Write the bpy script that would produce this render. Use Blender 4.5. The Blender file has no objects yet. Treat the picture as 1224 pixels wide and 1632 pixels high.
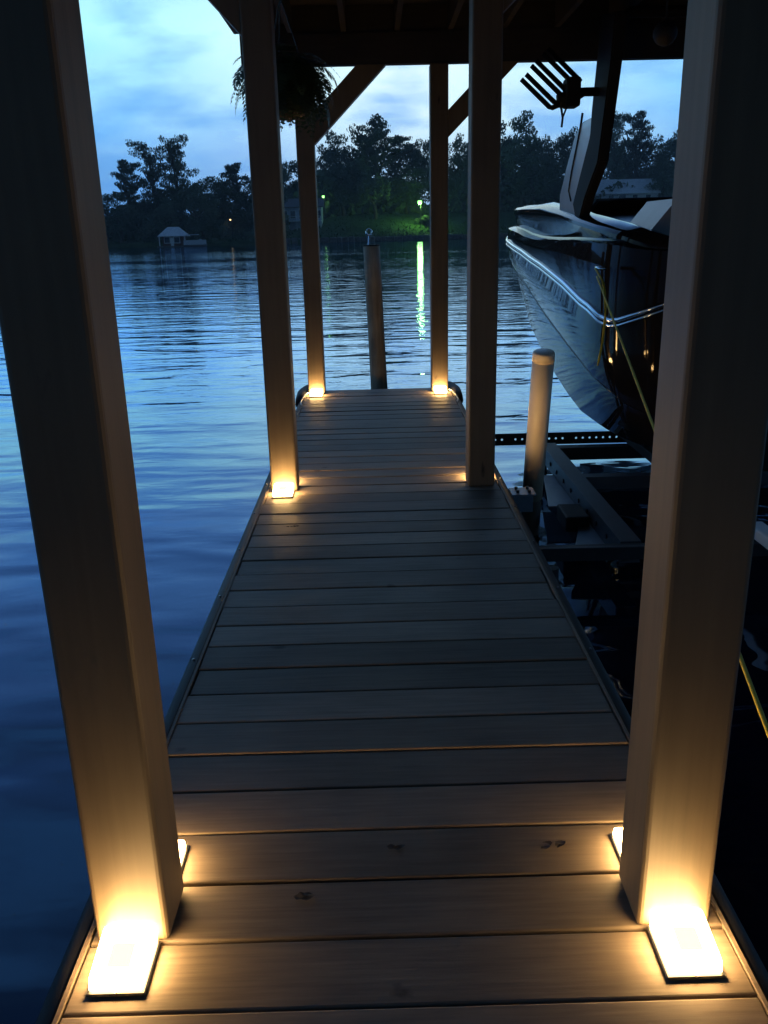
import bpy, bmesh, math, random
import numpy as np
from mathutils import Vector, Matrix

R = math.radians
scene = bpy.context.scene
COL = scene.collection
random.seed(7)
rng = np.random.default_rng(7)

# ------------------------------------------------------------------ camera
cam_d = bpy.data.cameras.new('camera')
cam = bpy.data.objects.new('camera', cam_d)
COL.objects.link(cam)
right = Vector((0.99964348, -0.01472208, -0.02227499))
up = Vector((0.02575962, 0.31225163, 0.94965013))
fwd = Vector((0.00702543, 0.94988535, -0.31251954))
m3 = Matrix((right, up, -fwd)).transposed()
cam.matrix_world = Matrix.Translation((-0.0343, 0.0, 1.2851)) @ m3.to_4x4()
cam_d.sensor_fit = 'VERTICAL'
cam_d.sensor_height = 24.0
cam_d.lens = 19.8756
cam_d.clip_start = 0.02
cam_d.clip_end = 3000
scene.camera = cam

# ------------------------------------------------------------------ sky (dusk, broken cloud, the sun below the horizon ahead)
SKY_STRENGTH = 1.22
world = bpy.data.worlds.new('World')
scene.world = world
world.use_nodes = True
wn, wl = world.node_tree.nodes, world.node_tree.links
wn.clear()


def wnode(kind, **kw):
    n = wn.new(kind)
    for k, v in kw.items():
        setattr(n, k, v)
    return n


def wmath(op, a, b=None, c=None):
    n = wnode('ShaderNodeMath', operation=op)
    for i, v in enumerate((a, b, c)):
        if v is None:
            continue
        if isinstance(v, (int, float)):
            n.inputs[i].default_value = v
        else:
            wl.new(v, n.inputs[i])
    return n.outputs[0]


def wmix(fac, a, b, blend='MIX'):
    n = wnode('ShaderNodeMix', data_type='RGBA', blend_type=blend)
    for s, v in ((n.inputs[0], fac), (n.inputs[6], a), (n.inputs[7], b)):
        if isinstance(v, (int, float)):
            s.default_value = v
        elif isinstance(v, tuple):
            s.default_value = (*v, 1)
        else:
            wl.new(v, s)
    return n.outputs[2]


def wramp(fac, stops):
    n = wnode('ShaderNodeValToRGB')
    el = n.color_ramp.elements
    while len(el) > 1:
        el.remove(el[0])
    el[0].position, el[0].color = stops[0][0], (*stops[0][1], 1)
    for p, c in stops[1:]:
        e = el.new(p)
        e.color = (*c, 1)
    wl.new(fac, n.inputs[0])
    return n.outputs[0]


tc = wnode('ShaderNodeTexCoord')
sep = wnode('ShaderNodeSeparateXYZ')
wl.new(tc.outputs['Generated'], sep.inputs[0])
zc = wmath('MAXIMUM', sep.outputs[2], 0.0)
den = wmath('ADD', zc, 0.32)
cmb = wnode('ShaderNodeCombineXYZ')
wl.new(wmath('DIVIDE', sep.outputs[0], den), cmb.inputs[0])
wl.new(wmath('DIVIDE', sep.outputs[1], den), cmb.inputs[1])
mp = wnode('ShaderNodeMapping')
mp.inputs['Location'].default_value = (3.1, 1.7, 0.0)
mp.inputs['Scale'].default_value = (0.75, 1.0, 1.0)
wl.new(cmb.outputs[0], mp.inputs[0])
n1 = wnode('ShaderNodeTexNoise')
n1.inputs['Scale'].default_value = 1.9
n1.inputs['Detail'].default_value = 7
n1.inputs['Roughness'].default_value = 0.55
n1.inputs['Distortion'].default_value = 0.35
wl.new(mp.outputs[0], n1.inputs['Vector'])
n2 = wnode('ShaderNodeTexNoise')
n2.inputs['Scale'].default_value = 4.2
n2.inputs['Detail'].default_value = 5
wl.new(mp.outputs[0], n2.inputs['Vector'])
# clear twilight sky behind the clouds
nish = wnode('ShaderNodeTexSky', sky_type='NISHITA', sun_disc=False)
nish.sun_elevation = R(-3.0)
nish.sun_rotation = R(5.0)
nish.ozone_density = 4.0
nish.dust_density = 0.2
nish_c = wmix(1.0, nish.outputs[0], (0.9, 1.2, 1.8), 'MULTIPLY')
# height gradient of the twilight: deeper blue low down, paler above
base = wramp(zc, [(0.0, (0.085, 0.30, 0.80)), (0.085, (0.11, 0.40, 0.95)), (0.14, (0.21, 0.62, 1.04)), (0.20, (0.42, 0.95, 1.08)),
                  (0.29, (0.18, 0.46, 1.0)), (0.42, (0.10, 0.27, 0.70)), (0.60, (0.05, 0.13, 0.32)), (1.0, (0.04, 0.10, 0.26))])
base = wmix(0.02, base, nish_c)
# after-glow around the spot where the sun went down
dx = wmath('SUBTRACT', sep.outputs[0], 0.05)
ang = wmath('ADD', wmath('MULTIPLY', dx, dx),
            wmath('MULTIPLY', wmath('SUBTRACT', zc, 0.17), wmath('MULTIPLY', wmath('SUBTRACT', zc, 0.17), 1.6)))
glow = wmath('MULTIPLY', wmath('EXPONENT', wmath('MULTIPLY', ang, -28.0)), wmath('GREATER_THAN', sep.outputs[1], 0.0))
low = wramp(zc, [(0.22, (1, 1, 1)), (0.34, (0.1, 0.1, 0.1))])
cl_bright = wramp(n1.outputs[0], [(0.40, (0, 0, 0)), (0.62, (1, 1, 1))])
cl_dark = wramp(n2.outputs[0], [(0.50, (0, 0, 0)), (0.66, (1, 1, 1))])
col = wmix(wmath('MULTIPLY', wmath('MULTIPLY', cl_bright, 0.6), wmath('MULTIPLY', low, wmath('MINIMUM', wmath('MULTIPLY', zc, 7.0), 1.0))), base, (0.56, 0.97, 1.08))
col = wmix(wmath('MULTIPLY', glow, 0.95), col, (0.78, 1.0, 1.05))
col = wmix(wmath('MULTIPLY', cl_dark, 0.66), col, (0.13, 0.40, 0.88))
# twilight fades away from the side where the sun went down
west = wmath('MULTIPLY_ADD', sep.outputs[1], 0.5, 0.5)
fade = wramp(west, [(0.0, (0.14, 0.14, 0.15)), (0.5, (0.32, 0.32, 0.33)), (0.80, (0.85, 0.85, 0.85)), (0.92, (1, 1, 1))])
col = wmix(1.0, col, fade, 'MULTIPLY')
bg = wnode('ShaderNodeBackground')
wl.new(col, bg.inputs['Color'])
bg.inputs['Strength'].default_value = SKY_STRENGTH
wo = wnode('ShaderNodeOutputWorld')
wl.new(bg.outputs[0], wo.inputs['Surface'])

vs = scene.view_settings
vs.view_transform = 'Standard'
vs.look = 'None'
vs.gamma = 1.0
vs.exposure = 0.0
vs.use_curve_mapping = False
scene.render.engine = 'CYCLES'
scene.cycles.use_denoising = True
scene.cycles.use_adaptive_sampling = True
scene.cycles.adaptive_threshold = 0.03
scene.cycles.max_bounces = 5
scene.cycles.diffuse_bounces = 2
scene.cycles.glossy_bounces = 3
scene.cycles.sample_clamp_indirect = 6.0
scene.cycles.caustics_reflective = False
scene.cycles.caustics_refractive = False

# ------------------------------------------------------------------ materials
MATS = {}


def mat(name, color, rough=0.6, metallic=0.0, spec=0.5, coat=0.0, emit=None, estr=0.0, var=0.0,
        grain=None, bump=0.0, vscale=6.0, ior=None, objrand=0.0, detail=5):
    """procedural surface: base colour broken up by noise; grain = stretch of the noise in object space"""
    m = bpy.data.materials.new(name)
    m.use_nodes = True
    nt = m.node_tree
    n, l = nt.nodes, nt.links
    b = n['Principled BSDF']
    b.inputs['Base Color'].default_value = (*color, 1)
    b.inputs['Roughness'].default_value = rough
    b.inputs['Metallic'].default_value = metallic
    b.inputs['Specular IOR Level'].default_value = spec
    b.inputs['Coat Weight'].default_value = coat
    b.inputs['Coat Roughness'].default_value = 0.03
    if ior:
        b.inputs['IOR'].default_value = ior
    if emit:
        b.inputs['Emission Color'].default_value = (*emit, 1)
        b.inputs['Emission Strength'].default_value = estr
    if var > 0 or bump > 0:
        t = n.new('ShaderNodeTexCoord')
        oi = n.new('ShaderNodeObjectInfo')
        mpn = n.new('ShaderNodeMapping')
        add = n.new('ShaderNodeVectorMath')
        add.operation = 'ADD'
        mul = n.new('ShaderNodeVectorMath')
        mul.operation = 'SCALE'
        cx = n.new('ShaderNodeCombineXYZ')
        for i in range(3):
            l.new(oi.outputs['Random'], cx.inputs[i])
        l.new(cx.outputs[0], mul.inputs[0])
        mul.inputs['Scale'].default_value = 37.0
        l.new(t.outputs['Object'], add.inputs[0])
        l.new(mul.outputs[0], add.inputs[1])
        l.new(add.outputs[0], mpn.inputs[0])
        mpn.inputs['Scale'].default_value = grain or (1, 1, 1)
        nz = n.new('ShaderNodeTexNoise')
        nz.inputs['Scale'].default_value = vscale
        nz.inputs['Detail'].default_value = detail
        nz.inputs['Roughness'].default_value = 0.6
        l.new(mpn.outputs[0], nz.inputs['Vector'])
        nb = n.new('ShaderNodeTexNoise')
        nb.inputs['Scale'].default_value = 3.0
        nb.inputs['Detail'].default_value = 3
        l.new(add.outputs[0], nb.inputs['Vector'])
        ma = n.new('ShaderNodeMath')
        ma.operation = 'ADD'
        l.new(nz.outputs[0], ma.inputs[0])
        l.new(nb.outputs[0], ma.inputs[1])
        mr = n.new('ShaderNodeMapRange')
        mr.inputs['From Min'].default_value = 0.65
        mr.inputs['From Max'].default_value = 1.35
        mr.inputs['To Min'].default_value = 1 - var
        mr.inputs['To Max'].default_value = 1 + var
        l.new(ma.outputs[0], mr.inputs['Value'])
        val = mr.outputs[0]
        if objrand > 0:
            mo = n.new('ShaderNodeMapRange')
            mo.inputs['To Min'].default_value = 1 - objrand
            mo.inputs['To Max'].default_value = 1 + objrand
            l.new(oi.outputs['Random'], mo.inputs['Value'])
            mm = n.new('ShaderNodeMath')
            mm.operation = 'MULTIPLY'
            l.new(val, mm.inputs[0])
            l.new(mo.outputs[0], mm.inputs[1])
            val = mm.outputs[0]
        sc = n.new('ShaderNodeVectorMath')
        sc.operation = 'SCALE'
        sc.inputs[0].default_value = color
        l.new(val, sc.inputs['Scale'])
        l.new(sc.outputs[0], b.inputs['Base Color'])
        if bump > 0:
            bp = n.new('ShaderNodeBump')
            bp.inputs['Strength'].default_value = 0.6
            bp.inputs['Distance'].default_value = bump
            l.new(nz.outputs[0], bp.inputs['Height'])
            l.new(bp.outputs[0], b.inputs['Normal'])
    MATS[name] = m
    return m


def add_knots(m, scale, size):
    """scattered dark knots and scuffs in the wood"""
    n, l = m.node_tree.nodes, m.node_tree.links
    b = n['Principled BSDF']
    src = b.inputs['Base Color'].links[0].from_socket
    vec = [x for x in n if x.bl_idname == 'ShaderNodeMapping'][0].inputs[0].links[0].from_socket
    mp_ = n.new('ShaderNodeMapping')
    mp_.inputs['Scale'].default_value = scale
    l.new(vec, mp_.inputs[0])
    wob = n.new('ShaderNodeTexNoise')
    wob.inputs['Scale'].default_value = 9.0
    l.new(mp_.outputs[0], wob.inputs['Vector'])
    vm = n.new('ShaderNodeVectorMath')
    vm.operation = 'MULTIPLY_ADD'
    l.new(wob.outputs['Color'], vm.inputs[0])
    vm.inputs[1].default_value = (.12, .12, .12)
    l.new(mp_.outputs[0], vm.inputs[2])
    vo = n.new('ShaderNodeTexVoronoi')
    vo.inputs['Scale'].default_value = 1.0
    l.new(vm.outputs[0], vo.inputs['Vector'])
    mr = n.new('ShaderNodeMapRange')
    mr.inputs['From Min'].default_value = size * .35
    mr.inputs['From Max'].default_value = size
    mr.inputs['To Min'].default_value = 0.18
    mr.inputs['To Max'].default_value = 1.0
    l.new(vo.outputs['Distance'], mr.inputs['Value'])
    sc = n.new('ShaderNodeVectorMath')
    sc.operation = 'SCALE'
    l.new(src, sc.inputs[0])
    l.new(mr.outputs[0], sc.inputs['Scale'])
    l.new(sc.outputs[0], b.inputs['Base Color'])


mat('deck_wood', (0.168, 0.134, 0.106), 0.58, spec=0.22, var=0.36, grain=(2.2, 40, 40), vscale=2.2, bump=0.0012, objrand=0.32, detail=8)
mat('post_wood', (0.145, 0.108, 0.068), 0.55, var=0.22, grain=(22, 22, 1.0), vscale=1.8, bump=0.0006, objrand=0.06)
add_knots(MATS['post_wood'], (5.0, 5.0, 1.6), .07)
add_knots(MATS['deck_wood'], (3.2, 5.0, 3.0), .10)
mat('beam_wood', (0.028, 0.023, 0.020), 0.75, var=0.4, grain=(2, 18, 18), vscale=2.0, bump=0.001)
mat('piling_wood', (0.42, 0.36, 0.27), 0.8, var=0.5, grain=(14, 14, 1.2), vscale=2.0, bump=0.003)
mat('pile_wet', (0.02, 0.018, 0.014), 0.6, var=0.4)
mat('black_rubber', (0.010, 0.010, 0.011), 0.65, spec=0.3, var=0.3, vscale=9)
mat('black_plastic', (0.015, 0.015, 0.016), 0.35)
mat('galvanised', (0.20, 0.21, 0.23), 0.42, metallic=0.85, var=0.25, vscale=7)
mat('aluminium', (0.10, 0.105, 0.115), 0.5, metallic=0.6, var=0.18, vscale=8)
mat('dark_steel', (0.03, 0.032, 0.036), 0.5, metallic=0.4, var=0.3)
mat('pvc', (0.82, 0.70, 0.54), 0.3, var=0.1, vscale=5)
mat('pvc_brown', (0.10, 0.075, 0.05), 0.5, var=0.4, vscale=8)
mat('hull_gel', (0.014, 0.011, 0.011), 0.03, spec=0.16, ior=1.45)
mat('hull_bottom', (0.02, 0.019, 0.02), 0.15)
mat('chrome', (0.75, 0.76, 0.78), 0.12, metallic=1.0)
mat('boat_white', (0.55, 0.57, 0.60), 0.25, coat=0.5, var=0.05)
mat('tower_black', (0.010, 0.010, 0.011), 0.7, spec=0.15, var=0.1)
mat('vinyl', (0.30, 0.31, 0.34), 0.35, var=0.08)
mat('rope_yellow', (0.62, 0.46, 0.04), 0.7, var=0.3, grain=(1, 1, 1), vscale=60, bump=0.001)
mat('fern_leaf', (0.035, 0.06, 0.02), 0.6, var=0.4, vscale=5, objrand=0.3)
mat('pot', (0.04, 0.03, 0.022), 0.8, var=0.4, vscale=20)
mat('leaf_broad', (0.085, 0.115, 0.075), 0.85, spec=0.2, var=0.5, vscale=4, objrand=0.35)
mat('leaf_pine', (0.060, 0.080, 0.060), 0.85, spec=0.2, var=0.4, vscale=4, objrand=0.25)
mat('leaf_willow', (0.12, 0.15, 0.10), 0.85, spec=0.2, var=0.4, vscale=4, objrand=0.2)
mat('bark', (0.06, 0.048, 0.038), 0.9, var=0.4, grain=(6, 6, 1), vscale=3)
mat('grass', (0.04, 0.07, 0.03), 0.95, spec=0.1, var=0.5, vscale=0.6)
mat('stone', (0.12, 0.115, 0.11), 0.85, var=0.5, vscale=1.5)
mat('house_pale', (0.55, 0.56, 0.58), 0.7, var=0.08, vscale=1.0)
mat('house_grey', (0.48, 0.52, 0.58), 0.7, var=0.1, vscale=1.0)
mat('roof_pale', (0.7, 0.7, 0.72), 0.7, var=0.15, vscale=1.0)
mat('roof_dark', (0.11, 0.10, 0.11), 0.8, var=0.2, vscale=1.0)
mat('window_dark', (0.02, 0.025, 0.03), 0.08, spec=0.8)
mat('brick_red', (0.12, 0.05, 0.04), 0.85, var=0.2, vscale=2)
mat('white_paint', (0.78, 0.78, 0.78), 0.5, var=0.05)
LAMP = (1.0, 0.60, 0.22)
mat('lens_glow', (0.9, 0.85, 0.7), 0.4, emit=LAMP, estr=74.0)
mat('glare_centre', (0.9, 0.85, 0.6), 0.4, emit=(1.0, 0.92, 0.62), estr=1.35)  # stands in for the yellower overexposed middle of the lens glare
mat('bulb_green', (0.8, 0.9, 0.8), 0.4, emit=(0.24, 1.0, 0.18), estr=4.2)
mat('bulb_green_small', (0.8, 0.9, 0.8), 0.4, emit=(0.25, 1.0, 0.18), estr=3.5)
mat('bulb_orange', (0.9, 0.8, 0.7), 0.4, emit=(1.0, 0.55, 0.22), estr=4.0)


def water_material():
    m = bpy.data.materials.new('lake_water')
    m.use_nodes = True
    n, l = m.node_tree.nodes, m.node_tree.links
    n.remove(n['Principled BSDF'])
    deep = n.new('ShaderNodeBsdfDiffuse')
    deep.inputs['Color'].default_value = (0.002, 0.006, 0.018, 1)
    gloss = n.new('ShaderNodeBsdfGlossy')
    gloss.inputs['Color'].default_value = (0.58, 0.77, 1.0, 1)
    gloss.inputs['Roughness'].default_value = 0.02
    fres = n.new('ShaderNodeFresnel')
    fres.inputs['IOR'].default_value = 1.42
    mixs = n.new('ShaderNodeMixShader')
    gain = n.new('ShaderNodeMath')
    gain.operation = 'MULTIPLY'
    gain.use_clamp = True
    gain.inputs[1].default_value = 1.75
    l.new(fres.outputs[0], gain.inputs[0])
    l.new(gain.outputs[0], mixs.inputs[0])
    l.new(deep.outputs[0], mixs.inputs[1])
    l.new(gloss.outputs[0], mixs.inputs[2])
    l.new(mixs.outputs[0], n['Material Output'].inputs['Surface'])
    t = n.new('ShaderNodeTexCoord')

    def noise(scale, sx, sy, detail, rot=0.0, dist=0.0):
        mpn = n.new('ShaderNodeMapping')
        mpn.inputs['Scale'].default_value = (sx, sy, 1)
        mpn.inputs['Rotation'].default_value = (0, 0, rot)
        l.new(t.outputs['Object'], mpn.inputs[0])
        nz = n.new('ShaderNodeTexNoise')
        nz.inputs['Scale'].default_value = scale
        nz.inputs['Detail'].default_value = detail
        nz.inputs['Distortion'].default_value = dist
        l.new(mpn.outputs[0], nz.inputs['Vector'])
        return nz.outputs[0]

    def mth(op, a, bb):
        x = n.new('ShaderNodeMath')
        x.operation = op
        for i, v in enumerate((a, bb)):
            if isinstance(v, (int, float)):
                x.inputs[i].default_value = v
            else:
                l.new(v, x.inputs[i])
        return x.outputs[0]

    w1 = noise(1.0, 0.45, 1.15, 2, R(6), 0.3)        # swell
    w2 = noise(1.0, 1.5, 3.4, 3, R(-9), 0.4)         # ripples
    w3 = noise(1.0, 0.02, 0.06, 2)                   # wind patches
    amp = n.new('ShaderNodeMapRange')
    amp.inputs['From Min'].default_value = 0.40
    amp.inputs['From Max'].default_value = 0.62
    amp.inputs['To Min'].default_value = 0.25
    amp.inputs['To Max'].default_value = 1.0
    l.new(w3, amp.inputs['Value'])
    # the water between the docks is sheltered: ripples grow with the distance out on the lake
    sp = n.new('ShaderNodeSeparateXYZ')
    l.new(t.outputs['Object'], sp.inputs[0])
    shel = n.new('ShaderNodeMapRange')
    shel.inputs['From Min'].default_value = 4.0 - 200
    shel.inputs['From Max'].default_value = 22.0 - 200
    shel.inputs['To Min'].default_value = 0.10
    shel.inputs['To Max'].default_value = 1.0
    l.new(sp.outputs[1], shel.inputs['Value'])
    h = mth('ADD', mth('MULTIPLY', w1, 0.040), mth('MULTIPLY', mth('MULTIPLY', mth('MULTIPLY', w2, 0.024), shel.outputs[0]), amp.outputs[0]))
    bp = n.new('ShaderNodeBump')
    bp.inputs['Strength'].default_value = 1.0
    bp.inputs['Distance'].default_value = 1.0
    l.new(h, bp.inputs['Height'])
    for nd in (deep, gloss, fres):
        l.new(bp.outputs[0], nd.inputs['Normal'])
    MATS['lake_water'] = m


water_material()

# ------------------------------------------------------------------ helpers


def link(o, parent=None):
    COL.objects.link(o)
    if parent:
        o.parent = parent
    return o


def tag(o, label, cat, group=None):
    o['label'] = label
    o['category'] = cat
    if group:
        o['group'] = group
    return o


def empty(name, loc=(0, 0, 0)):
    o = bpy.data.objects.new(name, None)
    o.location = loc
    o.empty_display_size = 0.1
    return link(o)


def mesh_from_bm(name, bm, material, smooth=False):
    me = bpy.data.meshes.new(name)
    bm.normal_update()
    bm.to_mesh(me)
    bm.free()
    me.materials.append(MATS[material])
    if smooth:
        me.polygons.foreach_set('use_smooth', [True] * len(me.polygons))
    return me


def obj(name, bm, material, parent=None, smooth=False, loc=(0, 0, 0), rot=(0, 0, 0)):
    o = bpy.data.objects.new(name, mesh_from_bm(name, bm, material, smooth))
    o.location = loc
    o.rotation_euler = rot
    return link(o, parent)


def obj_me(name, me, parent=None, loc=(0, 0, 0), rot=(0, 0, 0), scale=(1, 1, 1)):
    o = bpy.data.objects.new(name, me)
    o.location, o.rotation_euler, o.scale = loc, rot, scale
    return link(o, parent)


def box(bm, x0, x1, y0, y1, z0, z1, bevel=0.0, seg=2):
    r = bmesh.ops.create_cube(bm, size=1.0)
    for v in r['verts']:
        v.co = Vector((x0 + (v.co.x + .5) * (x1 - x0), y0 + (v.co.y + .5) * (y1 - y0), z0 + (v.co.z + .5) * (z1 - z0)))
    if bevel:
        es = set()
        for v in r['verts']:
            es.update(v.link_edges)
        bmesh.ops.bevel(bm, geom=list(es), offset=bevel, segments=seg, affect='EDGES', profile=0.5)
    return bm


def nbox(*a, **k):
    return box(bmesh.new(), *a, **k)


def tube(bm, pts, radii, seg=10, caps=True):
    pts = [Vector(p) for p in pts]
    if isinstance(radii, (int, float)):
        radii = [radii] * len(pts)
    rings = []
    for i, p in enumerate(pts):
        d = (pts[min(i + 1, len(pts) - 1)] - pts[max(i - 1, 0)]).normalized()
        ref = Vector((0, 0, 1)) if abs(d.z) < .9 else Vector((1, 0, 0))
        a = d.cross(ref).normalized()
        b = d.cross(a).normalized()
        rings.append([bm.verts.new(p + (a * math.cos(t) + b * math.sin(t)) * radii[i])
                      for t in [2 * math.pi * k / seg for k in range(seg)]])
    for r0, r1 in zip(rings, rings[1:]):
        for k in range(seg):
            bm.faces.new((r0[k], r0[(k + 1) % seg], r1[(k + 1) % seg], r1[k]))
    if caps:
        bm.faces.new(rings[0][::-1])
        bm.faces.new(rings[-1])
    return bm


def ntube(*a, **k):
    return tube(bmesh.new(), *a, **k)


def lathe(prof, seg=20):
    bm = bmesh.new()
    rings = []
    for r, z in prof:
        rings.append([bm.verts.new((r * math.cos(2 * math.pi * k / seg), r * math.sin(2 * math.pi * k / seg), z)) for k in range(seg)])
    for r0, r1 in zip(rings, rings[1:]):
        for k in range(seg):
            bm.faces.new((r0[k], r0[(k + 1) % seg], r1[(k + 1) % seg], r1[k]))
    bm.faces.new(rings[0][::-1])
    bm.faces.new(rings[-1])
    return bm


def prism(poly, axis, a, b):
    """extrude a 2D polygon: axis 'y' -> poly is (x,z); 'x' -> poly is (y,z); 'z' -> poly is (x,y)"""
    bm = bmesh.new()

    def mk(p, t):
        return {'y': (p[0], t, p[1]), 'x': (t, p[0], p[1]), 'z': (p[0], p[1], t)}[axis]
    A = [bm.verts.new(mk(p, a)) for p in poly]
    B = [bm.verts.new(mk(p, b)) for p in poly]
    bm.faces.new(A[::-1])
    bm.faces.new(B)
    for i in range(len(poly)):
        j = (i + 1) % len(poly)
        bm.faces.new((A[i], A[j], B[j], B[i]))
    bmesh.ops.recalc_face_normals(bm, faces=bm.faces)
    return bm


def structure(o):
    o['kind'] = 'structure'
    return o


# ------------------------------------------------------------------ the lake and its far bank
WATER_Z = -0.6
SHORE = [(-700, 330), (-250, 280), (-110, 225), (-62, 206), (-40, 194), (-26, 191), (-16, 203), (-4, 213), (12, 218),
         (34, 226), (60, 232), (90, 240), (160, 262), (300, 300), (700, 420)]


def shore_y(x):
    for (x0, y0), (x1, y1) in zip(SHORE, SHORE[1:]):
        if x0 <= x <= x1:
            t = (x - x0) / (x1 - x0)
            return y0 + (y1 - y0) * t
    return SHORE[0][1] if x < SHORE[0][0] else SHORE[-1][1]


def ground_z(x, y):
    d = y - shore_y(x)
    if d <= 0:
        return -1.4
    steep = 0.07 + 0.19 * min(1, max(0, (x + 22) / 14))
    if d < 22:
        return 0.25 + d * steep
    return 0.25 + 22 * steep + (d - 22) * 0.035


bm = bmesh.new()
bmesh.ops.create_grid(bm, x_segments=2, y_segments=2, size=900)
lake = structure(obj('lake_water', bm, 'lake_water', loc=(0, 200, WATER_Z)))

bm = bmesh.new()
xs = [-700, -450] + list(np.linspace(-250, 250, 101)) + [400, 700]
offs = [0.0, 0.01, 2, 5, 9, 14, 18, 22, 40, 80, 160, 400]
grid = []
for x in xs:
    row = []
    for k, d in enumerate(offs):
        y = shore_y(x) + d
        z = -1.5 if k == 0 else ground_z(x, y + 0.001) + (0.12 * math.sin(x * .9 + d) if d > 1 else 0.1 * math.sin(x * 1.7))
        row.append(bm.verts.new((x, y, z)))
    grid.append(row)
for a, b in zip(grid, grid[1:]):
    for k in range(len(offs) - 1):
        bm.faces.new((a[k], b[k], b[k + 1], a[k + 1]))
structure(obj('far_bank', bm, 'grass', smooth=True))

# sea wall of rough stones along the far lawn (each stone of the stretch that shows)
wall = empty('sea_wall', (10, 214, -0.6))
tag(wall, 'low stone sea wall along the water below the lit lawn', 'wall')
stone_me = []
for k in range(4):
    b_ = nbox(-.5, .5, -.5, .5, -.5, .5, bevel=.12, seg=1)
    for v in b_.verts:
        v.co += Vector((random.uniform(-.06, .06), random.uniform(-.06, .06), random.uniform(-.08, .08)))
    stone_me.append(mesh_from_bm('stone', b_, 'stone'))
x = -21.0
while x < 48:
    w = random.uniform(1.1, 2.1)
    y = shore_y(x + w / 2) - .35
    obj_me('stone', stone_me[random.randrange(4)], wall, (x + w / 2 - 10, y - 214, .55), (0, 0, random.uniform(-.1, .1)),
           (w, .8, random.uniform(1.1, 1.5)))
    x += w

# ------------------------------------------------------------------ trees of the far bank


def leaf_mesh(name, blobs, n, size, material, seed, flat=0.0):
    g = np.random.default_rng(seed)
    blobs = np.array(blobs)
    vol = blobs[:, 3] * blobs[:, 4] * blobs[:, 5]
    w = vol ** 0.7
    idx = g.choice(len(blobs), n, p=w / w.sum())
    d = g.normal(size=(n, 3))
    d /= np.linalg.norm(d, axis=1)[:, None]
    r = g.uniform(0.25, 1.0, n) ** 0.6 * g.uniform(0.85, 1.12, n)
    c = blobs[idx, :3] + d * r[:, None] * blobs[idx, 3:6]
    a = g.normal(size=(n, 3))
    a /= np.linalg.norm(a, axis=1)[:, None]
    b = np.cross(a, g.normal(size=(n, 3)))
    b /= np.linalg.norm(b, axis=1)[:, None]
    s = size * g.uniform(0.5, 1.35, n)[:, None]
    asp = np.array([1, 1, 1 - flat])
    v = np.stack([c - a * s * asp, c + b * s * .6 * asp, c + a * s * asp, c - b * s * .6 * asp], axis=1).reshape(-1, 3)
    me = bpy.data.meshes.new(name)
    me.from_pydata(v.tolist(), [], np.arange(4 * n).reshape(-1, 4).tolist())
    me.materials.append(MATS[material])
    return me


def blobs_broad(s):
    g = random.Random(s)
    out = []
    for k in range(26):
        t = g.random()
        z = .22 + .66 * t
        rad = .36 * math.sqrt(max(.05, 1 - ((z - .52) / .46) ** 2))
        a = g.uniform(0, 6.28)
        rr = rad * g.uniform(.35, 1.0)
        q = g.uniform(.10, .17)
        out.append((rr * math.cos(a), rr * math.sin(a), z, q * 1.25, q * 1.25, q * .55))
    out.append((0, 0, .45, .3, .3, .28))
    out.append((g.uniform(-.15, .15), 0, .93, .13, .13, .06))
    return out


def limbed(s, n, z0, z1, prof, q0, q1, flat):
    """clumps strung along limbs that leave the trunk, so the outline stays ragged and open"""
    g = random.Random(s)
    out = []
    for k in range(n):
        z = z0 + (z1 - z0) * (k + g.random()) / n
        reach = prof(z) * g.uniform(.45, 1.1)
        a = k * 2.4 + g.uniform(-.5, .5)
        for u in (.25, .5, .75, 1.0):
            q = g.uniform(q0, q1) * (1.15 - .35 * u)
            out.append((reach * u * math.cos(a) + g.uniform(-.03, .03), reach * u * math.sin(a) + g.uniform(-.03, .03),
                        z + .05 * u + g.uniform(-.012, .012), q * 1.3, q * 1.3, q * flat))
    return out


def blobs_pine(s):
    return limbed(s, 18, .40, .93, lambda z: (.46 + .10 * math.sin(z * 23 + s)) * (1.06 - z) ** .35, .06, .11, .40)


def blobs_tall(s):
    return limbed(s, 24, .16, .93, lambda z: .36 + .10 * math.sin(z * 17 + s), .07, .13, .42)


def blobs_willow(s):
    g = random.Random(s)
    out = []
    for k in range(40):
        a = g.uniform(0, 6.28)
        rad = g.uniform(.1, .42)
        top = .92 - rad * .5
        ln = g.uniform(.2, .4)
        out.append((rad * math.cos(a), rad * math.sin(a), top - ln / 2, .07, .07, ln / 2 + .04))
    return out


def blobs_bush(s):
    g = random.Random(s)
    return [(g.uniform(-.35, .35), g.uniform(-.3, .3), g.uniform(.15, .75), .22, .22, .2) for k in range(12)]


def trunk_bm(s, top, limbs, spread, r0=.04):
    g = random.Random(s + 90)
    b_ = bmesh.new()
    pts = [(g.uniform(-.02, .02) * k, g.uniform(-.02, .02) * k, top * k / 6 - .02) for k in range(7)]
    tube(b_, pts, [r0 * (1 - .12 * k) for k in range(7)], 7)
    for k in range(limbs):
        z0 = g.uniform(.3, .8) * top
        a = g.uniform(0, 6.28)
        e = (spread * math.cos(a), spread * math.sin(a), z0 + g.uniform(.06, .2))
        mid = (e[0] * .5, e[1] * .5, z0 + .05)
        tube(b_, [(0, 0, z0), mid, e], [r0 * .45, r0 * .3, r0 * .12], 5)
    return b_


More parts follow.
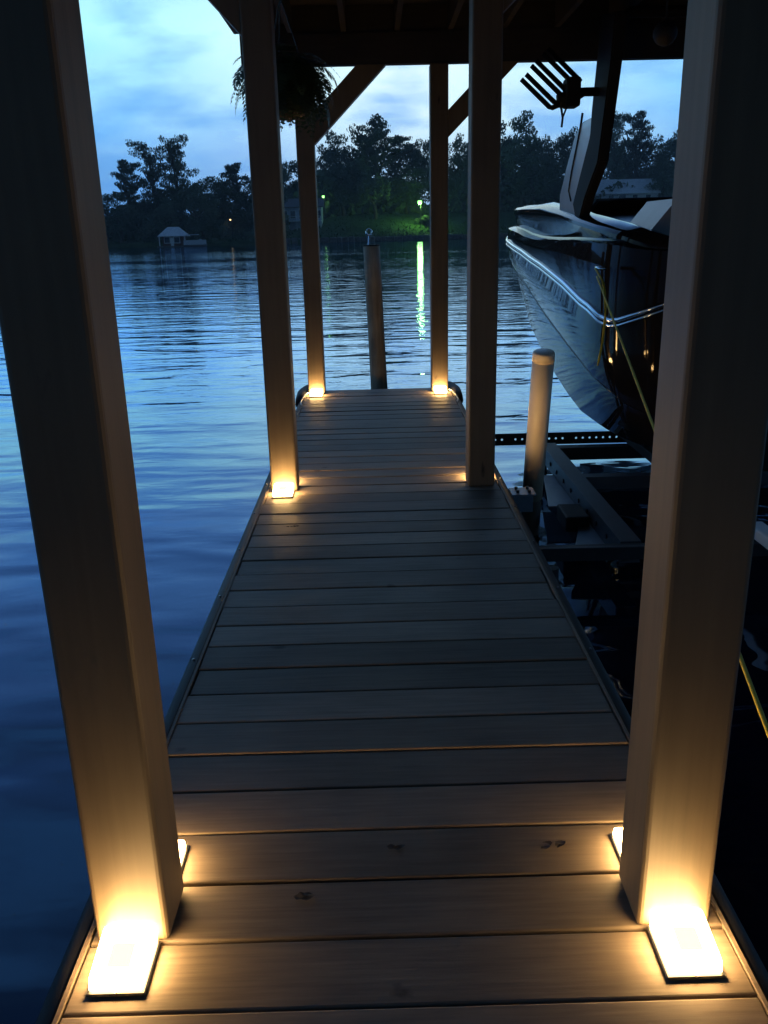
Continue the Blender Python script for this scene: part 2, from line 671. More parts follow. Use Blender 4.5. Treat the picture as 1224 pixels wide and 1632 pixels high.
VAR = {}
for kind, fb, n, size, mt, cnt in (('broad', blobs_broad, 7500, .019, 'leaf_broad', 6), ('pine', blobs_pine, 7000, .015, 'leaf_pine', 4),
                                   ('tall', blobs_tall, 8000, .015, 'leaf_broad', 3), ('willow', blobs_willow, 4200, .022, 'leaf_willow', 1),
                                   ('bush', blobs_bush, 1800, .045, 'leaf_broad', 2)):
    VAR[kind] = []
    for k in range(cnt):
        s = hash(kind) % 1 + len(kind) * 17 + k * 5
        crown = leaf_mesh('crown', fb(s), n, size, mt, s)
        if kind == 'bush':
            tr = mesh_from_bm('stem', trunk_bm(s, .5, 4, .3, .03), 'bark')
        else:
            tr = mesh_from_bm('trunk', trunk_bm(s, .9 if kind in ('pine', 'tall') else .7, 8, .3 if kind != 'tall' else .22,
                                                .045 if kind == 'broad' else .05), 'bark')
        VAR[kind].append((crown, tr))

# x, y, height of the tip, crown width, kind, label
TREES = [
    (-56.3, 212, 19.0, 6.6, 'pine', 'dark pine at the left end of the far bank, beside the tallest pair'),
    (-50.7, 214, 23.3, 6.4, 'tall', 'left one of the two tall loose trees standing above the left bank'),
    (-45.6, 216, 24.4, 6.1, 'tall', 'right and higher one of the two tall loose trees on the left bank'),
    (-31.5, 210, 17.5, 6.6, 'pine', 'round-headed pine rising over the woods just left of the middle post'),
    (-57.4, 205, 10.2, 8.5, 'broad', None), (-56.0, 222, 10.4, 9.2, 'broad', None), (-50.6, 224, 12.9, 9.2, 'broad', None),
    (-41.1, 206, 12.4, 8.5, 'broad', None), (-38.5, 220, 13.9, 9.4, 'broad', None), (-33.4, 204, 11.6, 7.0, 'broad', None),
    (-28.3, 208, 13.0, 8.6, 'broad', None), (-25.0, 215, 14.0, 8.9, 'broad', None), (-37.6, 200, 10.0, 8.3, 'broad', None),
    (-45.6, 203, 8.4, 6.9, 'broad', None),
    (-21.2, 246, 20.6, 10.1, 'broad', None), (-24.2, 238, 18.8, 9.8, 'broad', None), (-16.9, 250, 19.5, 9.6, 'broad', None),
    (-9.8, 246, 27.9, 10.3, 'broad', None), (-3.5, 250, 29.6, 11.2, 'broad', None),
    (2.4, 248, 31.2, 9.7, 'pine', 'tall ragged pine breaking the skyline between the two far posts'),
    (7.7, 252, 26.8, 9.6, 'pine', 'pine with a side limb right of the ragged skyline pine'),
    (13.5, 256, 26.1, 8.0, 'broad', None), (18.9, 260, 27.5, 8.8, 'broad', None),
    (1.2, 232, 17.0, 9.6, 'willow', 'paler drooping willow standing before the dark woods between the far posts'),
    (-7.0, 236, 18.3, 10.7, 'broad', None), (9.9, 244, 18.4, 11.6, 'broad', None), (-3.0, 243, 20.6, 10.0, 'broad', None),
    (25.9, 258, 27.7, 9.1, 'broad', None), (32.2, 262, 28.8, 10.7, 'broad', None), (20.2, 264, 19.7, 11.6, 'broad', None),
    (28.2, 262, 18.9, 10.8, 'broad', None),
    (42.7, 254, 32.9, 13.1, 'broad', 'big round-crowned tree rising just right of the right middle post'),
    (37.9, 262, 31.1, 10.7, 'broad', None), (50.0, 258, 26.8, 9.9, 'broad', None), (58.0, 266, 29.5, 9.4, 'broad', None),
    (44.9, 250, 21.7, 13.7, 'broad', None), (52.2, 252, 19.3, 12.2, 'broad', None),
    (72.4, 270, 34.3, 7.3, 'tall', 'tall thin tree above the pale roofed house, left of its neighbour pine'),
    (80.4, 274, 34.1, 8.6, 'pine', 'open pine above the pale roofed house beside the right near post'),
    (68.1, 276, 29.1, 9.3, 'broad', None), (78.9, 284, 27.1, 13.4, 'broad', None), (87.5, 276, 27.9, 12.1, 'broad', None),
    (95.9, 280, 29.4, 12.3, 'broad', None), (60.0, 262, 20.7, 9.0, 'broad', None), (85.6, 262, 19.4, 9.1, 'broad', None),
    (-68.3, 216, 12.9, 10.4, 'broad', None), (-74.8, 214, 14.4, 10.2, 'broad', None), (-90, 212, 14.6, 11.6, 'broad', None),
    (104.3, 282, 30.3, 13.5, 'broad', None), (115.6, 286, 29.6, 13.7, 'broad', None),
    (-50.5, 206.5, 6.2, 5.5, 'bush', 'low bush by the water left of the far hip roofed hut'),
    (-55.3, 209, 5.9, 5.4, 'bush', 'low bush at the left end of the far bank next to the near post'),
    (-27.3, 201, 6.8, 7.0, 'bush', 'low bush on the bank under the round-headed pine'),
    (-24.0, 204, 7.4, 7.0, 'bush', 'low bush on the bank hidden mostly by the left middle post'),
    (13.9, 229, 5.6, 4.0, 'bush', 'small dark bush in front of the green lit lawn'),
]
GEN = {True: 'broadleaf tree in the dark wood on the left bank',
       False: 'broadleaf tree in the dark wood across the lake, right of the left middle post'}
cnt = {}
for i, (x, y, top, w, kind, label) in enumerate(TREES):
    vs_ = VAR[kind]
    k = cnt.get(kind, 0)
    cnt[kind] = k + 1
    crown, tr = vs_[k % len(vs_)]
    gz = ground_z(x, y) - .1
    if kind == 'broad' and x < -20 and y < 226:
        top += 1.6
    h = top - gz
    t = empty({'broad': 'broadleaf_tree', 'pine': 'pine_tree', 'tall': 'tall_tree', 'willow': 'willow_tree', 'bush': 'bush'}[kind], (x, y, gz))
    left = x < -20
    tag(t, label or GEN[left], 'bush' if kind == 'bush' else 'tree',
        None if label else ('broadleaf trees on the left bank' if left else 'broadleaf trees across the lake'))
    t.rotation_euler.z = random.uniform(0, 6.28)
    ww = w * {'broad': 1.2, 'tall': 1.75, 'pine': 1.6, 'willow': 1.1, 'bush': 1.2}[kind]
    obj_me('crown', crown, t, scale=(ww, ww, h))
    obj_me('stem' if kind == 'bush' else 'trunk', tr, t, scale=(ww, ww, h))

# dense understorey that closes the wood near the ground
for name, n, x0, x1, dy0, dy1, h, lab in (('undergrowth', 26000, -110, -20, 6, 40, 7.5, 'dark undergrowth closing the left wood near the ground'),
                                          ('undergrowth', 36000, -26, 130, 26, 70, 13.0, 'dark undergrowth closing the wood behind the far lawn')):
    px = rng.uniform(x0, x1, n)
    py = np.array([shore_y(v) for v in px]) + rng.uniform(dy0, dy1, n)
    pz = np.array([ground_z(a, b) for a, b in zip(px, py)])
    hh = h * (0.55 + 0.45 * np.sin(px * .21 + 1.0) * np.sin(px * .083)) * rng.uniform(0, 1, n)
    c = np.stack([px, py, pz + hh], 1)
    a = rng.normal(size=(n, 3))
    a /= np.linalg.norm(a, axis=1)[:, None]
    b = np.cross(a, rng.normal(size=(n, 3)))
    b /= np.linalg.norm(b, axis=1)[:, None]
    s = rng.uniform(.5, 1.1, n)[:, None]
    v = np.stack([c - a * s, c + b * s * .7, c + a * s, c - b * s * .7], 1).reshape(-1, 3)
    me = bpy.data.meshes.new(name)
    me.from_pydata(v.tolist(), [], np.arange(4 * n).reshape(-1, 4).tolist())
    me.materials.append(MATS['leaf_broad'])
    o = tag(obj_me(name, me), lab, 'undergrowth')
    o['kind'] = 'stuff'

# long clipped hedge before the right-hand house
g_ = []
for k in range(30):
    g_.append((52 + k * 1.15, 241, 5.2, 1.2, 1.6, 3.9))
me = leaf_mesh('hedge', g_, 9000, .5, 'leaf_pine', 5)
v = np.empty(len(me.vertices) * 3)
me.vertices.foreach_get('co', v)
v = v.reshape(-1, 3)
v[:, 2] = np.minimum(v[:, 2], 8.75 + .05 * np.sin(v[:, 0]))
me.vertices.foreach_set('co', v.ravel())
hd = tag(empty('hedge', (68, 241, 2)), 'tall dark flat-topped hedge below the pale roofed house', 'hedge')
hp = obj_me('foliage', me, hd, (-68, -241, -2))
for k in range(12):
    obj('stem', ntube([(-15 + k * 2.7, 0, -1.5), (-15 + k * 2.7 + .1, 0, 4.5)], [.12, .05], 6), 'bark', hd)

# longer grass and weeds along the lawn and the water line
n = 9000
px = rng.uniform(-60, 95, n)
py = np.array([shore_y(v) for v in px]) + rng.uniform(.3, 26, n) * rng.uniform(0, 1, n)
pz = np.array([ground_z(a, b) for a, b in zip(px, py)])
hh = rng.uniform(.15, .6, n)
ang_ = rng.uniform(0, 3.14, n)
wd = rng.uniform(.05, .22, n)
c0 = np.stack([px, py, pz - .05], 1)
dv = np.stack([np.cos(ang_) * wd, np.sin(ang_) * wd, np.zeros(n)], 1)
tv = np.stack([rng.normal(0, .12, n), rng.normal(0, .12, n), hh], 1)
v = np.stack([c0 - dv, c0 + dv, c0 + tv], 1).reshape(-1, 3)
me = bpy.data.meshes.new('long_grass')
me.from_pydata(v.tolist(), [], np.arange(3 * n).reshape(-1, 3).tolist())
me.materials.append(MATS['grass'])
o = tag(obj_me('long_grass', me), 'long grass and weeds scattered over the far lawn', 'grass')
o['kind'] = 'stuff'

# ------------------------------------------------------------------ buildings on the far bank


def window(parent, x0, x1, z0, z1, y):
    w = obj('window', nbox(x0 - .12, x1 + .12, y - .10, y + .05, z0 - .12, z1 + .12), 'white_paint', parent)
    obj('pane', nbox(x0, x1, y - .14, y - .103, z0, z1), 'window_dark', w)


# hip-roofed hut at the water's edge, left
hut = tag(empty('boat_hut', (-42.2, 191.6, WATER_Z)), 'small hut with grey hip roof at the water edge of the left bank', 'hut')
obj('wall', nbox(-2.2, 2.2, -1.6, 1.6, -.6, 2.35), 'brick_red', hut)
bm = bmesh.new()
vs_ = [bm.verts.new(p) for p in ((-3.0, -2.4, 2.3), (3.0, -2.4, 2.3), (3.0, 2.4, 2.3), (-3.0, 2.4, 2.3), (-1.2, 0, 4.1), (1.2, 0, 4.1),
                                 (-3.0, -2.4, 2.15), (3.0, -2.4, 2.15), (3.0, 2.4, 2.15), (-3.0, 2.4, 2.15))]
for f in ((0, 1, 5, 4), (1, 2, 5), (2, 3, 4, 5), (3, 0, 4), (0, 6, 7, 1), (1, 7, 8, 2), (2, 8, 9, 3), (3, 9, 6, 0), (9, 8, 7, 6)):
    bm.faces.new([vs_[i] for i in f])
obj('roof', bm, 'roof_pale', hut)
for px in (-2.7, 2.7):
    obj('roof_post', nbox(px - .1, px + .1, -2.2, -2.0, -.6, 2.15), 'white_paint', hut)
for x0 in (-1.7, .35):
    window(hut, x0, x0 + 1.1, .9, 2.0, -1.6)
obj('door', nbox(-.45, .2, -1.66, -1.58, 0, 2.0), 'white_paint', hut)
obj('landing', nbox(-3.2, 3.2, -2.6, 2.6, -.9, -.05 + .3), 'stone', hut)

# pontoon boat moored beside it
pb = tag(empty('pontoon_boat', (-37.4, 189.4, WATER_Z)), 'small white pontoon boat moored beside the far hut', 'boat')
for yy in (-.9, .9):
    obj('pontoon', ntube([(-2.2, yy, .15), (2.0, yy, .15), (2.4, yy, .3)], [.33, .33, .1], 10), 'aluminium', pb)
obj('deck', nbox(-2.2, 2.3, -1.2, 1.2, .42, .55), 'boat_white', pb)
obj('fence_panel', nbox(-2.15, 2.2, -1.2, -1.14, .56, 1.35), 'boat_white', pb)
obj('fence_panel', nbox(-2.15, 2.2, 1.14, 1.2, .56, 1.35), 'boat_white', pb)
obj('canopy', nbox(-1.6, .8, -1.1, 1.1, 2.35, 2.5, bevel=.05), 'house_grey', pb)
for px in (-1.5, .7):
    for yy in (-1.05, 1.05):
        obj('canopy_pole', ntube([(px, yy, .55), (px, yy, 2.36)], .035, 6), 'aluminium', pb)
obj('console', nbox(.9, 1.5, -.4, .4, .56, 1.5, bevel=.08), 'boat_white', pb)


def house(name, label, x, y, w, d, wall_h, roof_h, wmat, rmat, wins, porch=None, rot=0.0, chimney=None, over=.6):
    gz = ground_z(x, y)
    h = tag(empty(name, (x, y, gz)), label, 'house')
    h.rotation_euler.z = rot
    obj('wall', prism([(-d / 2, -3), (d / 2, -3), (d / 2, wall_h), (0, wall_h + roof_h - .05), (-d / 2, wall_h)], 'x', -w / 2, w / 2), wmat, h)
    e = d / 2 + over
    dz = roof_h / (d / 2) * over
    obj('roof', prism([(-e, wall_h - dz), (0, wall_h + roof_h), (e, wall_h - dz), (e, wall_h - dz + .22), (0, wall_h + roof_h + .25), (-e, wall_h - dz + .22)],
                      'x', -w / 2 - over, w / 2 + over), rmat, h)
    for x0, x1, z0, z1 in wins:
        window(h, x0, x1, z0, z1, -d / 2)
    if porch:
        pz, pd = porch
        p = obj('porch_floor', nbox(-w / 2, w / 2, -d / 2 - pd, -d / 2 - .01, pz - .2, pz), 'white_paint', h)
        for k in range(6):
            px = -w / 2 + .15 + (w - .3) * k / 5
            obj('porch_post', nbox(px - .08, px + .08, -d / 2 - pd + .02, -d / 2 - pd + .18, -2.5, pz + 1.0), 'white_paint', h)
        obj('railing', nbox(-w / 2, w / 2, -d / 2 - pd + .05, -d / 2 - pd + .12, pz + .9, pz + 1.0), 'white_paint', h)
    if chimney:
        obj('chimney', nbox(chimney - .5, chimney + .5, -.4, .4, wall_h + roof_h * .5, wall_h + roof_h + 1.0), 'brick_red', h)
    return h


house('house', 'grey house with a raised porch behind the left far post, across the lake', -17.0, 224, 10.0, 7, 4.6, 1.7, 'house_grey', 'roof_dark',
      [(-4.6, -3.4, 1.9, 3.6), (-2.6, -1.4, 1.9, 3.6), (-.5, .9, 1.7, 3.8), (2.0, 3.2, 1.9, 3.6), (3.9, 4.8, 1.9, 3.6)], porch=(1.3, 2.2), chimney=2.5)
house('house', 'long pale house with low roof above the hedge, right of the boat tower', 73.5, 266, 20, 10, 4.6, 3.6, 'house_pale', 'roof_pale',
      [(-8.2, -6.8, 2.3, 3.9), (-4.4, -3.0, 2.3, 3.9), (-1.4, .6, 2.3, 3.9), (2.6, 4.0, 2.3, 3.9), (6.4, 7.8, 2.3, 3.9)])
0 and house('house', 'dark house under the trees behind the green lawn lamp', 12.0, 240, 13, 8, 2.8, 2.0, 'house_grey', 'roof_dark',
      [(-5.0, -3.8, 1.0, 2.3), (-1.0, .6, 1.0, 2.3), (3.2, 4.6, 1.0, 2.3)])

# ------------------------------------------------------------------ lamps of the far bank


def far_lamp(label, x, y, z, rad, bulb, color, power, group=None):
    gz = ground_z(x, y)
    t = tag(empty('yard_lamp', (x, y, gz - .1)), label, 'lamp')
    hgt = z - gz + .1
    obj('pole', ntube([(.25, .1, 0), (.25, .1, hgt + .3)], [.09, .06], 8), 'dark_steel', t)
    obj('arm', ntube([(.25, .1, hgt + .28), (0, 0, hgt + .3)], .04, 6), 'dark_steel', t)
    bm_ = bmesh.new()
    bmesh.ops.create_uvsphere(bm_, u_segments=12, v_segments=8, radius=rad)
    obj('bulb', bm_, bulb, t, True, (0, 0, hgt))
    obj('shade', lathe([(rad * .3, rad + .12), (rad * 1.25, rad * .75), (rad * 1.2, rad * .7), (rad * .25, rad + .05)], 12), 'dark_steel', t, False, (0, 0, hgt))
    ld = bpy.data.lights.new('lamp_light', 'POINT')
    ld.energy = power
    ld.color = color
    ld.shadow_soft_size = rad * 1.3
    lo = bpy.data.objects.new('lamp_light', ld)
    lo.location = (0, -.05, hgt - rad * 1.6)
    link(lo, t)
    return t


far_lamp('bright green-white yard lamp over the lit lawn between the far posts', 12.42, 226, 8.4, .55, 'bulb_green', (.40, 1, .20), 2800)
far_lamp('small green yard lamp just right of the left far post', -12.0, 232, 10.5, .34, 'bulb_green_small', (.45, 1, .3), 90)
far_lamp('tiny orange lamp in the left wood beside the middle post', -30.9, 198, 4.8, .17, 'bulb_orange', (1, .6, .25), 6)

# ------------------------------------------------------------------ dock
W2 = 0.61
dock = tag(empty('dock', (0, 0, 0)), 'narrow wooden dock of cross planks running out to its far end', 'dock')
plank_me = []
for k in range(5):
    b_ = bmesh.new()
    box(b_, -W2, W2, -.0705, .0705, -.036, 0.0)
    es = [e for e in b_.edges if all(v.co.z > -.001 for v in e.verts)]
    bmesh.ops.bevel(b_, geom=es, offset=.0035, segments=2, affect='EDGES', profile=.5)
    plank_me.append(mesh_from_bm('plank', b_, 'deck_wood'))
PITCH = .1545
y = 7.335
seam0 = 1.2955 + .0773
n_p = int((7.41 - seam0) / PITCH) + 1
ys = [seam0 + PITCH * k for k in range(-24, 60) if seam0 + PITCH * k < 7.36]  # first planks run on unseen behind the camera, added to block light
for k, y in enumerate(ys):
    o = obj_me('plank', plank_me[k % 5], dock, (random.uniform(-.004, .004), y + random.uniform(-.0015, .0015), random.uniform(-.0022, .0012)),
               (random.uniform(-.016, .010), random.uniform(-.0012, .0012), random.uniform(-.0020, .0020)),
               (1.0, random.uniform(.982, 1.008) * PITCH / .1462, 1.0))
Y_END = ys[-1] + PITCH / 2
for sx in (-1, 1):
    x0 = sx * .568
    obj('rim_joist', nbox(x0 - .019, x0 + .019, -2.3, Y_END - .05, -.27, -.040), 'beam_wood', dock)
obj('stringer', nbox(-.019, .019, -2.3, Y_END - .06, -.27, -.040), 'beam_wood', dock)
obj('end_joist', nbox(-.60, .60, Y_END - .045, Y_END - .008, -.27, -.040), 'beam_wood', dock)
# black rubber bumper strips with their screws
for sx in (-1, 1):
    obj('added_edge_strip', nbox(min(sx * .6115, sx * .6195), max(sx * .6115, sx * .6195), -2.3, 7.2, -.12, .003), 'deck_wood', dock)  # strip added along the plank ends to catch lamp light as a bright edge
    prof = []
    for a in range(0, 181, 20):
        prof.append((sx * (.6275 + .042 * math.sin(R(a))), -.055 + .052 * math.cos(R(a))))
    prof += [(sx * .6205, -.107), (sx * .6205, -.003)]
    bpo = obj('edge_bumper', prism(prof, 'y', -2.3, 7.05), 'black_rubber', dock, True)
    for k in range(14):
        ysc = .45 + k * .5
        obj('screw', ntube([(sx * .636, ysc, -.012), (sx * .640, ysc, -.0005)], .0045, 8), 'galvanised', bpo)
    # rounded corner bumper at the dock end
    pts = []
    for a in range(0, 91, 15):
        pts.append((sx * (.595 + .055 * math.cos(R(a))), 7.16 + .30 * math.sin(R(a)) * .9, -.012))
    pts = [(sx * .652, 6.86, -.03), (sx * .652, 7.02, -.015)] + pts + [(sx * .50, 7.44, -.02)]
    obj('corner_bumper', ntube(pts, [.035, .045] + [.05] * 7 + [.035], 10), 'black_rubber', dock, True)

# ------------------------------------------------------------------ boathouse frame over dock and slip
bh = tag(empty('boathouse', (0, 0, 0)), 'open boathouse frame of square tan posts, braces and dark roof over dock and slip', 'boathouse')
bm = nbox(-.07, .07, -.07, .07, 0.0005, 2.497, bevel=.011, seg=3)
post_me = mesh_from_bm('post', bm, 'post_wood')
PX = {-1: -.525, 1: .515}
PY = [1.367, 4.365, 7.195]
bm = ntube([(0, 0, -2.2), (0, 0, -.30)], .12, 12)
pile_me = mesh_from_bm('pile', bm, 'pile_wet')
for sx in (-1, 1):
    for k, y in enumerate(PY):
        p = obj_me('post', post_me, bh, (PX[sx], y, 0), (0, 0, random.uniform(-.01, .01)))
        obj_me('pile', pile_me, bh, (PX[sx], y, 0))
bm = nbox(-.07, .07, -.07, .07, -2.2, 2.497, bevel=.011, seg=2)
rp_me = mesh_from_bm('post', bm, 'post_wood')
for y in PY:
    obj_me('post', rp_me, bh, (4.75, y, 0))
# cross beams (doubled), plates, joists and roof boards
for y in PY:
    xl = -1.05 if y < 7 else -.62
    for dy in (-.042, .004):
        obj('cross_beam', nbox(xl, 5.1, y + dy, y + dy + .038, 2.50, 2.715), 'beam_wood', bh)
obj('fascia_board', nbox(-1.06, 5.12, 7.76, 7.785, 2.60, 2.92), 'beam_wood', bh)
obj('beam_block', nbox(-.62, 5.1, 7.175, 7.213, 2.7165, 2.9), 'beam_wood', bh)
bm = nbox(-.019, .019, -5.0, 7.15, 2.72, 2.90)
j_me = mesh_from_bm('joist', bm, 'beam_wood')
for k in range(16):
    obj_me('joist', j_me, bh, (-1.0 + k * .4, 0, 0))
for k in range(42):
    y0 = -5.0 + k * .3036  # roof lengthened unseen behind the camera to keep the post fronts dark
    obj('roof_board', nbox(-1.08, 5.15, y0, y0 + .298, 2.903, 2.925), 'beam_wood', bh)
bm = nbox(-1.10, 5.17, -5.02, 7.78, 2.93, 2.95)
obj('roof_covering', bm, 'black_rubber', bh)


def brace(x0, z0, x1, z1, y, t=.14, d=.055):
    """diagonal brace in the plane of a cross beam; given its centre line, cut square to post and beam"""
    v = Vector((x1 - x0, 0, z1 - z0)).normalized()
    nrm = Vector((-v.z, 0, v.x))
    s = 1 if v.x > 0 else -1
    h = t / 2
    # ends cut vertically on the post and level under the beam
    a = Vector((x0, 0, z0))
    poly = []
    k = h / abs(v.x)
    poly = [(x0, z0 - k), (x0, z0 + k)]
    kk = h / abs(v.z)
    poly += [(x1 - s * kk, z1), (x1 + s * kk, z1)]
    obj('brace', prism(poly, 'y', y - d, y + d), 'post_wood', bh)


brace(-.453, 2.058, .00, 2.497, 7.195, t=.155)
brace(.587, 2.078, 1.02, 2.497, 7.195, t=.14)
brace(-.597, 2.25, -.83, 2.497, 4.365, t=.14)
brace(.587, 2.30, .80, 2.497, 4.365, t=.12)
# steel brackets with bolts at the foot of the right middle post
br = obj('bracket', nbox(.612, .80, 4.33, 4.338, -.16, -.03), 'galvanised', bh)
br2 = obj('bracket', nbox(.665, .79, 4.20, 4.332, -.030, -.022), 'galvanised', bh)
for bx_, by_ in ((.70, 4.24), (.76, 4.24), (.70, 4.30), (.76, 4.30)):
    obj('bolt', ntube([(bx_, by_, -.022), (bx_, by_, -.008)], .009, 6), 'dark_steel', br2)

# ------------------------------------------------------------------ lamps at the feet of the posts
LABELS = [
    (-1, 0, -1, 'lit lamp on the near side of the left near post foot'),
    (-1, 0, 1, 'lit lamp on the far side of the left near post, mostly hidden by it'),
    (1, 0, -1, 'lit lamp on the near side of the right near post foot'),
    (1, 0, 1, 'lit lamp on the far side of the right near post, mostly hidden by it'),
    (-1, 1, -1, 'lit lamp on the near side of the left middle post foot'),
    (-1, 1, 1, 'lit lamp on the far side of the left middle post foot'),
    (1, 1, 1, 'lit lamp on the far side of the right middle post foot'),
    (-1, 2, -1, 'lit lamp on the near side of the left far post foot'),
    (1, 2, -1, 'lit lamp on the near side of the right far post foot'),
]
# built facing -Y: the post face is y = 0
b_ = bmesh.new()
box(b_, -.0540, .0540, -.1245, -.001, .001, .0060, bevel=.003, seg=1)
base_me = mesh_from_bm('base_plate', b_, 'black_plastic')
b_ = prism([(-.002, .0062), (-.002, .046), (-.018, .046), (-.112, .030), (-.119, .0062)], 'x', -.049, .049)
bmesh.ops.bevel(b_, geom=list(b_.edges), offset=.007, segments=3, affect='EDGES', profile=.6)
lens_me = mesh_from_bm('lens', b_, 'lens_glow', True)
b_ = bmesh.new()
sl = (.046 - .030) / (.112 - .018)


def top_z(yy):
    return .030 + (yy + .112) * sl


q_ = [(-.021, -.091), (.021, -.091), (.021, -.045), (-.021, -.045)]
A = [b_.verts.new((x_, y_, top_z(y_) + .0015)) for x_, y_ in q_]
B = [b_.verts.new((x_, y_, top_z(y_) - .002)) for x_, y_ in q_]
b_.faces.new(A)
for i in range(4):
    b_.faces.new((B[i], B[(i + 1) % 4], A[(i + 1) % 4], A[i]))
cen_me = mesh_from_bm('glare_patch', b_, 'glare_centre')  # added square on the lens, imitating its clipped yellowish glare
b_ = ntube([(0, -.1215, .0058), (0, -.1215, .0095)], .003, 8)
scr_me = mesh_from_bm('screw', b_, 'galvanised')
for sx, k, side, label in LABELS:
    x, y = PX[sx], PY[k] + side * .0705
    t = tag(empty('post_lamp', (x, y, 0.002)), label, 'lamp', 'lamps at the post feet')
    t.rotation_euler.z = 0 if side < 0 else math.pi
    obj_me('base_plate', base_me, t)
    ln = obj_me('lens', lens_me, t)
    obj_me('glare_patch', cen_me, ln)
    obj_me('screw', scr_me, t)

# lamp cables drooping at the dock end
for sx in (-1, 1):
    pts = []
    for k in range(13):
        u = k / 12
        pts.append((sx * (.59 + .035 * math.sin(u * 3.1) + .02 * u), 7.05 - .42 * u, .03 - .028 * math.sin(u * 2.2) + (.018 * math.sin(u * 9)) * (1 - u) * .6))
    tag(obj('cable', ntube(pts, .006, 6), 'white_paint', None, True),
        'thin pale cable drooping over the bumper by the %s far post' % ('left' if sx < 0 else 'right'), 'cable')

# ------------------------------------------------------------------ leaning round piling beyond the dock end
pil = tag(empty('mooring_piling', (.065, 8.2, -2.0)), 'leaning round wooden piling with an eye bolt, beyond the dock end', 'piling')
bm = bmesh.new()
pts = [(.0 - .0 * k, 0, 3.172 * k / 8) for k in range(9)]
pts = [(-.0305 * p[2], .0, p[2]) for p in pts]
tube(bm, pts, [.088 - .0012 * k + random.uniform(-.003, .003) for k in range(9)], 18)
obj('pole', bm, 'piling_wood', pil, True)
tp = Vector(pts[-1])
obj('cap', ntube([tp + Vector((0, 0, .001)), tp + Vector((-.0003, 0, .012))], [.080, .074], 18), 'black_rubber', pil)
obj('bolt_shank', ntube([tp + Vector((-.025, 0, .01)), tp + Vector((-.02, 0, .095))], .009, 8), 'chrome', pil)
eye = [tp + Vector((-.02 + .026 * math.sin(a), 0, .121 - .026 * math.cos(a))) for a in [2 * math.pi * k / 16 for k in range(17)]]
obj('eye', ntube(eye, .0075, 8, False), 'chrome', pil)

# ------------------------------------------------------------------ hanging fern
fern = tag(empty('hanging_fern', (-.49, 5.2, 1.80)), 'dark bushy fern in a basket hanging behind the left middle post', 'fern')
obj('basket', lathe([(.06, .10), (.12, .13), (.155, .24), (.16, .27), (.145, .27), (.11, .15)], 18), 'pot', fern)
for k in range(3):
    a = k * 2.094 + .4
    obj('wire', ntube([(.15 * math.cos(a), .15 * math.sin(a), .27), (0, 0, .70)], .003, 5), 'dark_steel', fern)
obj('hook', ntube([(0, 0, .70), (.015, 0, .74), (0, 0, .92)], .004, 6), 'dark_steel', fern)


def frond_mesh(seed):
    g = random.Random(seed)
    ln = g.uniform(.26, .42)
    rise = g.uniform(.03, .16)
    drop = g.uniform(.15, .42)
    verts, faces = [], []
    n = 22
    P = []
    for k in range(n + 1):
        u = k / n
        P.append(Vector((.03 + ln * (1 - (1 - u) ** 1.6) * .85, .02 * math.sin(u * 3 + seed), rise * math.sin(min(1, u * 2) * 1.57) - drop * u ** 2.2)))
    for k in range(n):
        d = (P[k + 1] - P[k]).normalized()
        side = Vector((0, 1, 0))
        wdt = .058 * (math.sin(math.pi * min(1, (k + 1.5) / (n + 1))) ** .6) * g.uniform(.8, 1.1)
        nrm = d.cross(side)
        # stalk
        b0 = len(verts)
        verts += [P[k] - side * .0012, P[k] + side * .0012, P[k + 1] + side * .0012, P[k + 1] - side * .0012]
        faces.append((b0, b0 + 1, b0 + 2, b0 + 3))
        for s in (-1, 1):
            b0 = len(verts)
            tip = P[k] + side * s * wdt + d * wdt * .35 - nrm * s * 0 - Vector((0, 0, wdt * g.uniform(.05, .4)))
            mid1 = P[k].lerp(tip, .5) + d * .0095
            mid2 = P[k].lerp(tip, .5) - d * .0095
            verts += [P[k], mid1, tip, mid2]
            faces.append((b0, b0 + 1, b0 + 2, b0 + 3))
    me = bpy.data.meshes.new('frond')
    me.from_pydata([tuple(v) for v in verts], [], faces)
    me.materials.append(MATS['fern_leaf'])
    return me


fr = [frond_mesh(k) for k in range(8)]
for k in range(180):
    a = k * 2.39996
    s = random.uniform(.62, 1.0)
    obj_me('frond', fr[k % 8], fern, (0, 0, .25 + random.uniform(-.02, .05)), (random.uniform(-.2, .2), random.uniform(-.55, .25), a + random.uniform(-.2, .2)),
           (s * .85, s * 1.5, s * random.uniform(.75, 1.2)))

# ------------------------------------------------------------------ guide pole of the boat lift
gp = tag(empty('guide_pole', (1.03, 5.55, -2.0)), 'tan plastic guide pole with rounded cap between dock and boat', 'pole')


def gp_pt(z):
    return Vector((.95 - 1.03, 4.94 + (.613 - z) * .225 - 5.55, z + 2.0))


obj('sleeve', ntube([gp_pt(-.335), gp_pt(.575)], .064, 24), 'pvc', gp, True)
obj('cap', ntube([gp_pt(.556), gp_pt(.600), gp_pt(.610), gp_pt(.613)], [.0645, .0645, .061, .048], 24), 'pvc', gp, True)
obj('footing', ntube([gp_pt(-1.9), gp_pt(-.336)], .0625, 24), 'pvc_brown', gp, True)  # lower length of the pole in darker brown

# ------------------------------------------------------------------ boat lift
lift = tag(empty('boat_lift', (1.4, 5.6, -.35)), 'metal boat lift frame of beams and perforated bar low over the water', 'boat lift')
lift.location = (0, 0, 0)


